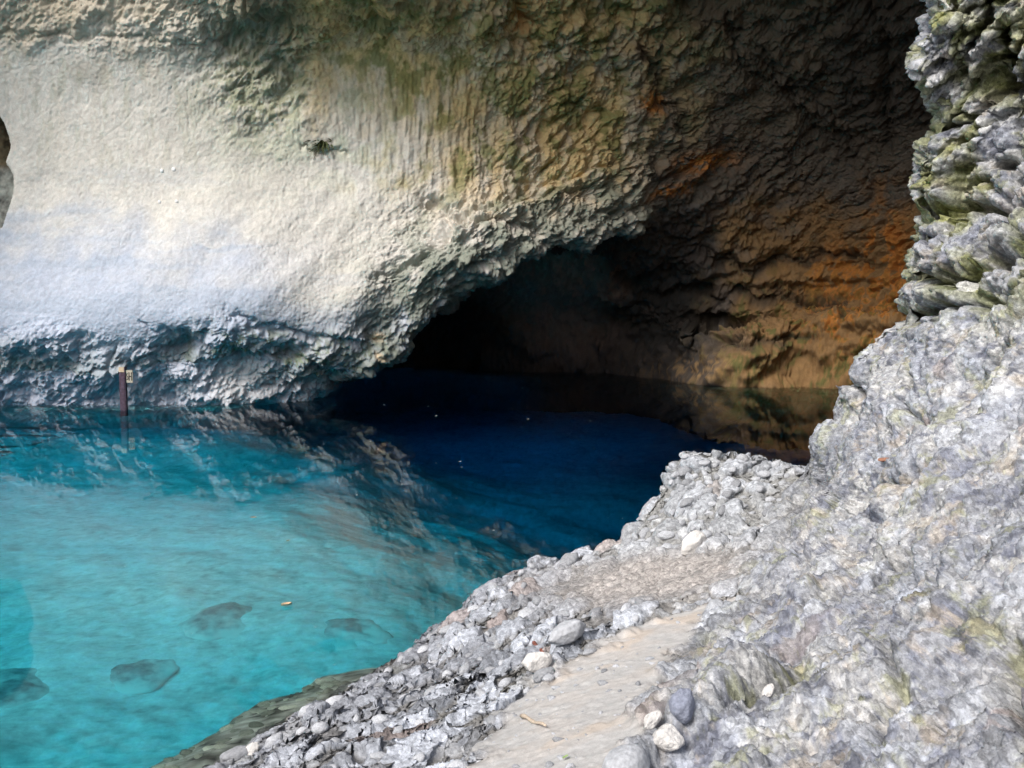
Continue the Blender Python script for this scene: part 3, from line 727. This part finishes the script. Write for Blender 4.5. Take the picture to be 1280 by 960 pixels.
# ------------------------------------------------------------------ small things
def link(name, me, mat=None, parent=None):
    o = bpy.data.objects.new(name, me); COL.objects.link(o)
    if mat: me.materials.append(mat)
    if parent: o.parent = parent
    return o


def stone_mesh(name, seed, flat=(1, .8, .6), sub=3, lump=.22, facet=0.0):
    bm = bmesh.new(); bmesh.ops.create_icosphere(bm, subdivisions=sub, radius=1.0)
    V = np.array([v.co[:] for v in bm.verts])
    d = 1 + lump * fbm(V * .9 + seed * 5.3, 3, seed)
    V2 = V * d[:, None]
    if facet:
        r2 = np.random.default_rng(seed)
        for _ in range(9):
            nn = r2.normal(size=3); nn /= np.linalg.norm(nn); h = r2.uniform(.62, .9)
            s = V2 @ nn; V2 = V2 - np.clip(s - h, 0, None)[:, None] * nn * facet
    V2 = V2 * np.array(flat)
    for v, c in zip(bm.verts, V2): v.co = c
    for f in bm.faces: f.smooth = True
    me = bpy.data.meshes.new(name); bm.to_mesh(me); bm.free()
    return me


def box_bm(bm, c, s, rot=None):
    r = bmesh.ops.create_cube(bm, size=1.0)
    vs = r['verts']; bmesh.ops.scale(bm, vec=s, verts=vs)
    if rot is not None: bmesh.ops.rotate(bm, cent=(0, 0, 0), matrix=rot, verts=vs)
    bmesh.ops.translate(bm, vec=c, verts=vs)
    return vs


def box_obj(name, c, s, mat, parent, bev=.004):
    bm = bmesh.new(); box_bm(bm, c, s)
    bmesh.ops.bevel(bm, geom=bm.edges[:], offset=bev, segments=2, affect='EDGES')
    me = bpy.data.meshes.new(name); bm.to_mesh(me); bm.free()
    return link(name, me, mat, parent)


def nearest(G, px, py, ok, x, y):
    d = (px - x) ** 2 + (py - y) ** 2 + (~ok) * 1e9
    return np.unravel_index(np.argmin(d), d.shape)


# ================================================================== build
from mathutils import Vector, Matrix, Euler
CL, cpx, cpy, cR = build_cliff()
G, gpx, gpy, gtt, pebb, wallm, sandm, GN = build_shore()
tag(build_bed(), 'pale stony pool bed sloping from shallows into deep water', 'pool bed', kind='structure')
tag(build_water(), 'clear turquoise and deep blue water mirroring the cliff', 'water', kind='structure')
build_gorge()


def proj(P):
    y = P[..., 1]; z = P[..., 2] - CAMZ
    f = y * CP - z * SP
    return 640 + FPX * P[..., 0] / f, 480 - FPX * (y * SP + z * CP) / f


gX, gY = proj(G); gok = (gtt > 0)
cX, cY = proj(CL); cok = cR < 7.2


def on_shore(x, y):
    i = nearest(G, gX, gY, gok, x, y)
    n = Vector(GN[i]); n.normalize()
    return Vector(G[i]), n


def on_cliff(x, y):
    i = nearest(CL, cX, cY, cok, x, y)
    return Vector(CL[i])


# --- loose stones
M_WHITE = plain_mat('white_stone', (.66, .64, .62), .85, 2.2, .12, bump=.5, bdist=.06)
M_BLUE = plain_mat('blue_grey_stone', (.24, .26, .33), .8, 6, .25, bump=.4, bdist=.03)
M_COB = plain_mat('cobble_stone', (.38, .39, .415), .8, 5, .22, rand=.34, bump=.3, bdist=.03)
M_RED = plain_mat('reddish_stone', (.30, .15, .10), .8, 8, .2)
M_SUNK = plain_mat('sunken_boulder', (.27, .29, .30), .9, 5.0, .4)
def silted(m):
    nt = m.node_tree; N, L = nt.nodes, nt.links
    b = next(n for n in N if n.type == 'BSDF_PRINCIPLED'); src = b.inputs['Base Color'].links[0].from_socket
    tc = N.new('ShaderNodeTexCoord'); sx = N.new('ShaderNodeSeparateXYZ'); L.new(tc.outputs['Object'], sx.inputs[0])
    nz = N.new('ShaderNodeTexNoise'); nz.inputs['Scale'].default_value = 3.5; nz.inputs['Detail'].default_value = 6; L.new(tc.outputs['Object'], nz.inputs['Vector'])
    ad = N.new('ShaderNodeMath'); ad.operation = 'MULTIPLY_ADD'; ad.inputs[1].default_value = .45; L.new(nz.outputs['Fac'], ad.inputs[0]); L.new(sx.outputs['Z'], ad.inputs[2])
    mr = N.new('ShaderNodeMapRange'); mr.interpolation_type = 'SMOOTHSTEP'; mr.inputs[1].default_value = .42; mr.inputs[2].default_value = .70; L.new(ad.outputs[0], mr.inputs[0])
    mx = N.new('ShaderNodeMix'); mx.data_type = 'RGBA'; mx.inputs[6].default_value = (.84, .84, .80, 1); L.new(mr.outputs[0], mx.inputs[0]); L.new(src, mx.inputs[7])
    L.new(mx.outputs[2], b.inputs['Base Color'])


silted(M_SUNK)
M_SHELF = plain_mat('sunken_cobble', (.36, .36, .29), .8, 5, .2, rand=.55)

loose = [  # x, y, length in photo px, aspect, rot, material, facet, label
    (832, 934, 47, (1, .8, .72), .1, M_WHITE, .9, 'angular white stone lying on the sand at the foot of the rock', 'loose_stone'),
    (962, 871, 26, (1, .55, .6), .5, M_WHITE, .6, 'small bright white chip in a hollow of the blue grey rock', 'loose_stone'),
    (313, 943, 24, (1, .7, .6), .5, M_WHITE, .2, 'smooth white oval pebble among the grey shore rocks at the waterside', 'loose_stone'),
    (856, 893, 46, (1, .75, .8), 1.1, M_BLUE, .5, 'dark blue grey block wedged just behind the angular white stone', 'loose_stone'),
    (818, 905, 34, (1, .55, .5), .4, M_WHITE, .4, 'pale flat stone leaning beside the dark blue grey block', 'loose_stone'),
    (1107, 579, 18, (1, .6, .35), .0, M_RED, .3, 'rust red flat stone lodged in a crevice of the rock face', 'loose_stone'),
    (1165, 585, 1, (1, 1, 1), 0, None, 0, None, None),
    (868, 690, 40, (1, .7, .8), .6, M_WHITE, .4, 'white pointed cobble on the ledge above the sandy track', 'loose_stone'),
    (712, 803, 60, (1, .55, .5), .35, M_COB, .3, 'long pale slab at the edge of the sandy track beside the reddish twig', 'loose_stone'),
    (670, 838, 42, (1, .6, .7), .25, M_WHITE, .15, 'rounded white cobble at the track edge below the reddish twig', 'loose_stone'),
    (686, 852, 36, (1, .5, .6), .35, M_COB, .2, 'oblong blue grey cobble tucked under the rounded white cobble', 'loose_stone'),
]
k = 0
for (x, y, ln, asp, rot, mat, facet, label, nm) in loose:
    if not label: continue
    p, n = on_shore(x, y)
    size = ln / FPX * p.y * .5
    o = link(nm, stone_mesh('loose_stone', 40 + k, asp, 4, .22, max(facet, .8)), mat)
    o.scale = (size,) * 3; o.rotation_euler = (.2, -rot, rot)
    o.location = p + n * size * .30 + Vector((0, 0, size * .25))
    tag(o, label, 'stone'); k += 1

# --- cobbles bedded in the ledge, each its own stone
cob_me = [stone_mesh('cobble', 70 + i, (1, rng.uniform(.65, .9), rng.uniform(.5, .7)), 3, .28, .35) for i in range(8)]
for me in cob_me: me.materials.append(M_COB)
cand = np.argwhere((pebb > .8) & (gtt > .004) & (gtt < .6) & (gX > 200) & (gX < 1010) & (gY < 975))
rng.shuffle(cand)
placed = []; counts = [0, 0, 0]; QUOTA = (90, 70, 90)
for (i, j) in cand[:150000]:
    x, y = gX[i, j], gY[i, j]
    knob = math.exp(-(((x - 905) / 125) ** 2 + ((y - 630) / 75) ** 2))
    zone = 0 if knob > .3 else (1 if x < 560 else 2)
    if counts[zone] >= QUOTA[zone]: continue
    dpt = G[i, j, 1]
    size = (.030 + .030 * rng.random() ** 2) if zone == 0 else (.026 + .050 * rng.random() ** 2)
    spx = size * FPX / dpt
    fac = 1.0 if zone == 0 else 1.35
    if any((x - a) ** 2 + (y - b) ** 2 < (fac * .85 * (spx + c)) ** 2 for a, b, c in placed): continue
    placed.append((x, y, spx)); counts[zone] += 1
    o = bpy.data.objects.new('cobble', cob_me[len(placed) % 8]); COL.objects.link(o)
    n = Vector(GN[i, j])
    o.scale = (size * rng.uniform(.9, 1.4), size, size * rng.uniform(.9, 1.2))
    o.rotation_euler = (rng.uniform(-.4, .4), rng.uniform(-.5, .1), .75 + rng.normal(0, .5))
    o.location = Vector(G[i, j]) - n * size * (.22 if zone == 0 else .05)
    if zone == 0: tag(o, 'pale rounded cobble cemented in the raised pebbly knob above the deep water', 'cobble', 'cobbles of the pebbly knob')
    elif zone == 1: tag(o, 'grey rounded cobble bedded in the low shore rock near the turquoise shallows', 'cobble', 'cobbles of the low shore')
    else: tag(o, 'rounded cobble bedded in the ledge between the sandy track and the deep blue water', 'cobble', 'cobbles of the ledge')

cs = np.argwhere((sandm > .7) & (gtt > .004) & (gY < 985)); rng.shuffle(cs)
for (i, j) in cs[:85]:
    sz = (.004 + .014 * rng.random() ** 2.5) * G[i, j, 1] / 3.5
    o = bpy.data.objects.new('pebble', cob_me[i % 8]); COL.objects.link(o); o.scale = (sz * 1.3, sz, sz)
    o.rotation_euler = (0, 0, rng.uniform(0, 6.28)); o.location = Vector(G[i, j]) + Vector((0, 0, sz * .2))
    tag(o, 'small grey pebble lying loose on the pale sandy track', 'pebble', 'pebbles on the sandy track')

# --- stones on the drowned shelf
sh_me = [stone_mesh('sunken_cobble', 90 + i, (1, .75, .45), 3, .25, .3) for i in range(4)]
for me in sh_me: me.materials.append(M_SHELF)
cnt = 0
while cnt < 90:
    t = rng.random(); a = rng.integers(2, 6)
    p = SHORE_XY[a] * (1 - t) + SHORE_XY[a + 1] * t
    off = rng.uniform(.03, .36); dr = SHORE_XY[a + 1] - SHORE_XY[a]; nn = np.array([-dr[1], dr[0]]); nn /= np.linalg.norm(nn)
    p = p + nn * off
    dep = bed_depth(np.array([[p[0]]]), np.array([[p[1]]]))[0][0, 0]
    o = bpy.data.objects.new('sunken_cobble', sh_me[cnt % 4]); COL.objects.link(o)
    s = .012 + .045 * rng.random() ** 2; o.scale = (s, s, s); o.rotation_euler = (0, 0, rng.uniform(0, 6.28)); o.location = (p[0], p[1], -dep + s * .25)
    tag(o, 'pale cobble under clear shallow water on the drowned shelf beside the shore', 'cobble', 'cobbles on the drowned shelf'); cnt += 1

# --- big dark boulders on the pool bed
def bed_point(x, y):
    """where the bent view ray through a photo pixel meets the bed"""
    p = at_z(x, y, 0.0); d = p - np.array([0, 0, CAMZ]); d /= np.linalg.norm(d)
    h = d[:2] / 1.333; v = np.array([h[0], h[1], -math.sqrt(1 - h @ h)])
    for s_ in np.arange(.1, 14, .05):
        q = p + v * s_
        if -q[2] > bed_depth(np.array([[q[0]]]), np.array([[q[1]]]))[0][0, 0]: break
    return q


def sunk(x, y, rx, ry, label, seed, lift=.02):
    q = bed_point(x, y)
    o = link('sunken_boulder', stone_mesh('sunken_boulder', seed, (1, .9, .42), 4, .35), M_SUNK)
    o.scale = (rx, ry, min(rx, ry)); o.location = (q[0], q[1], q[2] + lift - .095); o.rotation_euler = (0, 0, seed)
    tag(o, label, 'boulder')


sunk(172, 838, .36, .36, 'dark drowned boulder in open turquoise shallows, well below left of the curled tan leaf', 120)
sunk(275, 776, .46, .42, 'dark drowned boulder just left of the curled tan leaf', 121)
sunk(425, 788, .42, .38, 'dark drowned boulder close under the shore rocks right of the curled tan leaf', 122)
sunk(-4, 862, .42, .42, 'dark drowned mound at the left border, added for the dark reflection of the hollow', 123)  # mound added to darken the water where the cliff hollow is mirrored

# --- water gauge: rusty post with a number plate
M_RUST = plain_mat('rusty_iron', (.075, .050, .075), .75, 18, .45, bump=.5, bdist=.01)
M_CAP = plain_mat('pale_cap', (.52, .40, .28), .8, 20, .15)
M_PLATE = plain_mat('weathered_plate', (.44, .40, .32), .7, 30, .12)
M_INK = plain_mat('dark_paint', (.03, .028, .03), .8, 30, .2)
pb = at(154, 512, 20.75)
post = bpy.data.objects.new('water_gauge', None); COL.objects.link(post); post.location = (pb[0], pb[1], -.9)
tag(post, 'rusty iron water gauge post with a pale cap and number plate at the cliff foot', 'water gauge')
b0 = .9
top = at(154, 459, 20.75)[2] + .9
box_obj('post', (0, 0, top / 2 - .05), (.105, .05, top - .1), M_RUST, post)
box_obj('flange', (.062, .03, top / 2), (.018, .10, top), M_RUST, post)
box_obj('cap', (0, 0, top - .05), (.112, .058, .10), M_CAP, post)
pl = box_obj('number_plate', (.145, .02, top - .19), (.135, .02, .26), M_PLATE, post)
bm = bmesh.new()
cx, cz = .145, top - .19
for (x, z, w, h) in ((-.005, .0, .018, .17), (.045, .0, .018, .17), (.02, .0, .034, .02), (-.043, .055, .03, .016), (-.05, .035, .014, .05), (-.035, -.0, .03, .014), (-.028, -.03, .014, .05), (-.043, -.06, .03, .014)):
    box_bm(bm, (cx + x, .0085, cz + z), (w, .004, h))
me = bpy.data.meshes.new('digits'); bm.to_mesh(me); bm.free()
dg = link('digits', me, M_INK, pl)

# --- four white anchor bolts on the wall
M_BOLT = plain_mat('white_bolt', (.8, .8, .8), .4, 30, .02)
bm = bmesh.new(); bmesh.ops.create_uvsphere(bm, u_segments=16, v_segments=10, radius=.045)
for f in bm.faces: f.smooth = True
bolt = bpy.data.meshes.new('wall_bolt'); bm.to_mesh(bolt); bm.free(); bolt.materials.append(M_BOLT)
for (x, y, lab) in ((202, 213, 'upper left'), (217, 212, 'upper right'), (200, 253, 'lower left'), (221, 252, 'lower right')):
    o = bpy.data.objects.new('wall_bolt', bolt); COL.objects.link(o); o.location = on_cliff(x, y) + Vector((0, -.005, 0))
    o.scale = (1, .5, 1) if 'r' in lab.split()[1] and lab.startswith('upper') else (.8, .5, .9)
    tag(o, lab + ' white bolt of four set in a square on the pale cliff', 'bolt', 'white bolts on the cliff')

# --- plant tuft rooted in the wall
M_LEAF = plain_mat('dark_fern', (.05, .06, .02), .8, 20, .3)
M_STEM = plain_mat('dry_stem', (.09, .07, .04), .9, 20, .2)
c = on_cliff(404, 183)
tuft = bpy.data.objects.new('wall_plant', None); COL.objects.link(tuft); tuft.location = c
tag(tuft, 'small dark green plant tuft hanging from a crack in the pale cliff', 'plant')
bm = bmesh.new(); bs = bmesh.new()
for k in range(70):                                  # arching narrow leaves out of one crack
    root = np.array([rng.normal(.02, .07), -.02, .05 + rng.normal(0, .03)])
    ang = rng.normal(math.radians(215), .75); ln = rng.uniform(.10, .30)
    dirv = np.array([math.cos(ang), -.35 - .3 * rng.random(), .35 + .5 * math.sin(ang) + .4 * rng.random()])
    prev = None
    for s_ in range(6):
        t = s_ / 5
        c_ = root + dirv * ln * t + np.array([0, 0, -.9 * ln * t * t]); w_ = .016 * math.sin(math.pi * (.12 + .88 * t)) + .001
        a_ = bm.verts.new(c_ + np.array([w_ * .7, 0, w_ * .7])); b_ = bm.verts.new(c_ - np.array([w_ * .7, 0, w_ * .7]))
        if prev: bm.faces.new((prev[0], prev[1], b_, a_))
        prev = (a_, b_)
for k in range(9):
    p = np.array([rng.normal(.03, .05), -.02, .03]); d = np.array([-.055 + rng.normal(0, .03), -.006, -.035 + rng.normal(0, .02)])
    for s_ in range(rng.integers(3, 6)):
        q2 = p + d + rng.normal(0, .008, 3); mid = (p + q2) / 2; v = Vector(q2 - p)
        box_bm(bs, mid, (.010, .010, v.length), v.to_track_quat('Z', 'Y').to_matrix()); p = q2
me = bpy.data.meshes.new('leaves'); bm.to_mesh(me); bm.free(); link('leaves', me, M_LEAF, tuft)
me = bpy.data.meshes.new('stems'); bs.to_mesh(me); bs.free(); link('stems', me, M_STEM, tuft)

# --- twigs on the rock
def twig(x, y, x2, y2, rad, mat, label):
    p, n = on_shore(x, y); q, n2 = on_shore(x2, y2)
    p = p + n * rad * 1.2; q = q + n2 * rad * 1.2
    bm = bmesh.new(); prev = None
    for s in range(9):
        t = s / 8; c = p.lerp(q, t) + Vector((0, 0, .004 * math.sin(t * 9))); r = rad * (1 - .45 * t) * (1 + .2 * math.sin(s * 2.1)); ax = (q - p).normalized(); u = ax.orthogonal().normalized(); w = ax.cross(u)
        ring = [bm.verts.new(c + (u * math.cos(a) + w * math.sin(a)) * r) for a in [i * math.pi / 4 for i in range(8)]]
        if prev:
            for i in range(8): bm.faces.new((prev[i], prev[(i + 1) % 8], ring[(i + 1) % 8], ring[i]))
        else: bm.faces.new(ring[::-1])
        prev = ring
    bm.faces.new(prev)
    for f in bm.faces: f.smooth = True
    me = bpy.data.meshes.new('twig'); bm.to_mesh(me); bm.free(); o = link('twig', me, mat)
    o.location = (0, 0, 0); tag(o, label, 'twig')


twig(664, 806, 679, 818, .014, plain_mat('red_bark', (.22, .075, .05), .7, 60, .4), 'short red brown twig stuck between grey cobbles')
twig(652, 898, 684, 911, .008, plain_mat('bleached_wood', (.56, .46, .36), .8, 60, .2), 'thin bleached stick lying on the sandy track')


# --- floating leaves and petals
def leaf_mesh(name, curl=.3):
    bm = bmesh.new(); n = 9; rows = []
    for s in range(n):
        t = s / (n - 1); w = .5 * math.sin(math.pi * min(1, t * .97 + .03)) ** .8 * .55 + .004
        rows.append([bm.verts.new((t - .5, k * w, curl * (abs(k) ** 2) * .25 + curl * .25 * (t - .5) ** 2)) for k in (-1, -.5, 0, .5, 1)])
    for a, b in zip(rows[:-1], rows[1:]):
        for i in range(4): bm.faces.new((a[i], a[i + 1], b[i + 1], b[i]))
    for f in bm.faces: f.smooth = True
    me = bpy.data.meshes.new(name); bm.to_mesh(me); bm.free(); return me


for (x, y, ln, rot, colr, curl, lab) in (
        (358, 757, .085, .5, (.62, .42, .26), .9, 'curled tan leaf floating on the turquoise water'),
        (317, 647, .07, .2, (.50, .30, .15), .3, 'small brown leaf floating farther out than the curled tan leaf'),
        (360, 676, .05, 1.2, (.46, .33, .16), .3, 'tiny ochre leaf floating between the curled tan leaf and the cliff')):
    p = at_z(x, y, .006); me = leaf_mesh('floating_leaf', curl)
    me.materials.append(plain_mat('dead_leaf', colr, .6, 8, .25))
    o = link('floating_leaf', me); o.location = p; o.scale = (ln, ln, ln); o.rotation_euler = (0, 0, rot); tag(o, lab, 'leaf')
p, n = on_shore(707, 950)
me = leaf_mesh('fallen_leaf', .3); me.materials.append(plain_mat('green_leaf', (.30, .42, .16), .6, 8, .2))
o = link('fallen_leaf', me); o.location = p + n * .008; o.scale = (.03,) * 3; o.rotation_euler = n.to_track_quat('Z', 'Y').to_euler(); tag(o, 'small green leaf lying on the sandy track', 'leaf')

M_PETAL = plain_mat('petal', (.75, .75, .72), .5, 8, .05)
pm = leaf_mesh('floating_petal', .4); pm.materials.append(M_PETAL)
specks = [(545, 579), (577, 584), (463, 552), (738, 526), (760, 647), (778, 648), (446, 619), (430, 636), (575, 577), (480, 506), (660, 524), (653, 485), (225, 806), (393, 816), (418, 831), (394, 784), (232, 790), (240, 792), (350, 722), (617, 663), (15, 628), (36, 640), (480, 705), (156, 708), (545, 520)]
while len(specks) < 75:
    x = rng.uniform(0, 800); y = 508 + 380 * rng.random() ** 1.3
    if y > 900 - .62 * max(0, x - 200) or y > 880: continue
    if y > 560 and x > 760: continue
    specks.append((x, y))
for i, (x, y) in enumerate(specks):
    p = at_z(x, y, .004); o = bpy.data.objects.new('floating_petal', pm); COL.objects.link(o); o.location = p
    s = p[1] * (.0021 if i < 25 else .0012) * rng.uniform(.7, 1.3); o.scale = (s, s, s); o.rotation_euler = (0, 0, rng.uniform(0, 6.28))
    tag(o, 'tiny white petal drifting on the pool surface', 'petal', 'white petals on the water')

# ------------------------------------------------------------------ light
SUN_EL, SUN_AZ = math.radians(43), math.radians(214)     # azimuth clockwise from +Y: behind the viewer, to the left
w = bpy.data.worlds.new('World'); scene.world = w; w.use_nodes = True
nt = w.node_tree; nt.nodes.clear()
out = nt.nodes.new('ShaderNodeOutputWorld'); bg = nt.nodes.new('ShaderNodeBackground'); sky = nt.nodes.new('ShaderNodeTexSky')
sky.sky_type = 'NISHITA'; sky.sun_disc = False; sky.sun_elevation = SUN_EL; sky.sun_rotation = SUN_AZ
sky.air_density = 1.0; sky.dust_density = 3.0; sky.ozone_density = 1.0
hs = nt.nodes.new('ShaderNodeHueSaturation'); hs.inputs['Saturation'].default_value = .55
nt.links.new(sky.outputs[0], hs.inputs['Color']); nt.links.new(hs.outputs[0], bg.inputs['Color']); nt.links.new(bg.outputs[0], out.inputs[0])
bg.inputs['Strength'].default_value = .105
ld = bpy.data.lights.new('sun', 'SUN'); ld.energy = 1.5; ld.angle = math.radians(18); ld.color = (1, .955, .89)
lo = bpy.data.objects.new('sun', ld); COL.objects.link(lo)
sd = Vector((math.sin(SUN_AZ) * math.cos(SUN_EL), math.cos(SUN_AZ) * math.cos(SUN_EL), math.sin(SUN_EL)))
lo.rotation_euler = sd.to_track_quat('Z', 'Y').to_euler()

# ------------------------------------------------------------------ camera
cd = bpy.data.cameras.new('camera'); co = bpy.data.objects.new('camera', cd); COL.objects.link(co)
cd.sensor_width = 36; cd.lens = 36.0 * FPX / 1280; cd.clip_start = .05; cd.clip_end = 500
co.location = (0, 0, CAMZ); co.rotation_euler = (math.radians(90) - PITCH, 0, 0)
cd.dof.use_dof = True; cd.dof.focus_distance = 9.0; cd.dof.aperture_fstop = 10.0
scene.camera = co

scene.view_settings.view_transform = 'Standard'; scene.view_settings.look = 'None'
scene.view_settings.exposure = 1.0; scene.view_settings.gamma = 1; scene.view_settings.use_curve_mapping = False
cy = scene.cycles
cy.use_denoising = True
cy.denoising_prefilter = 'NONE'
try: cy.denoiser = 'OPENIMAGEDENOISE'
except Exception: pass
cy.max_bounces = 10; cy.diffuse_bounces = 4; cy.glossy_bounces = 4; cy.transmission_bounces = 8; cy.transparent_max_bounces = 8
cy.caustics_refractive = True; cy.caustics_reflective = False
cy.sample_clamp_indirect = 6.0
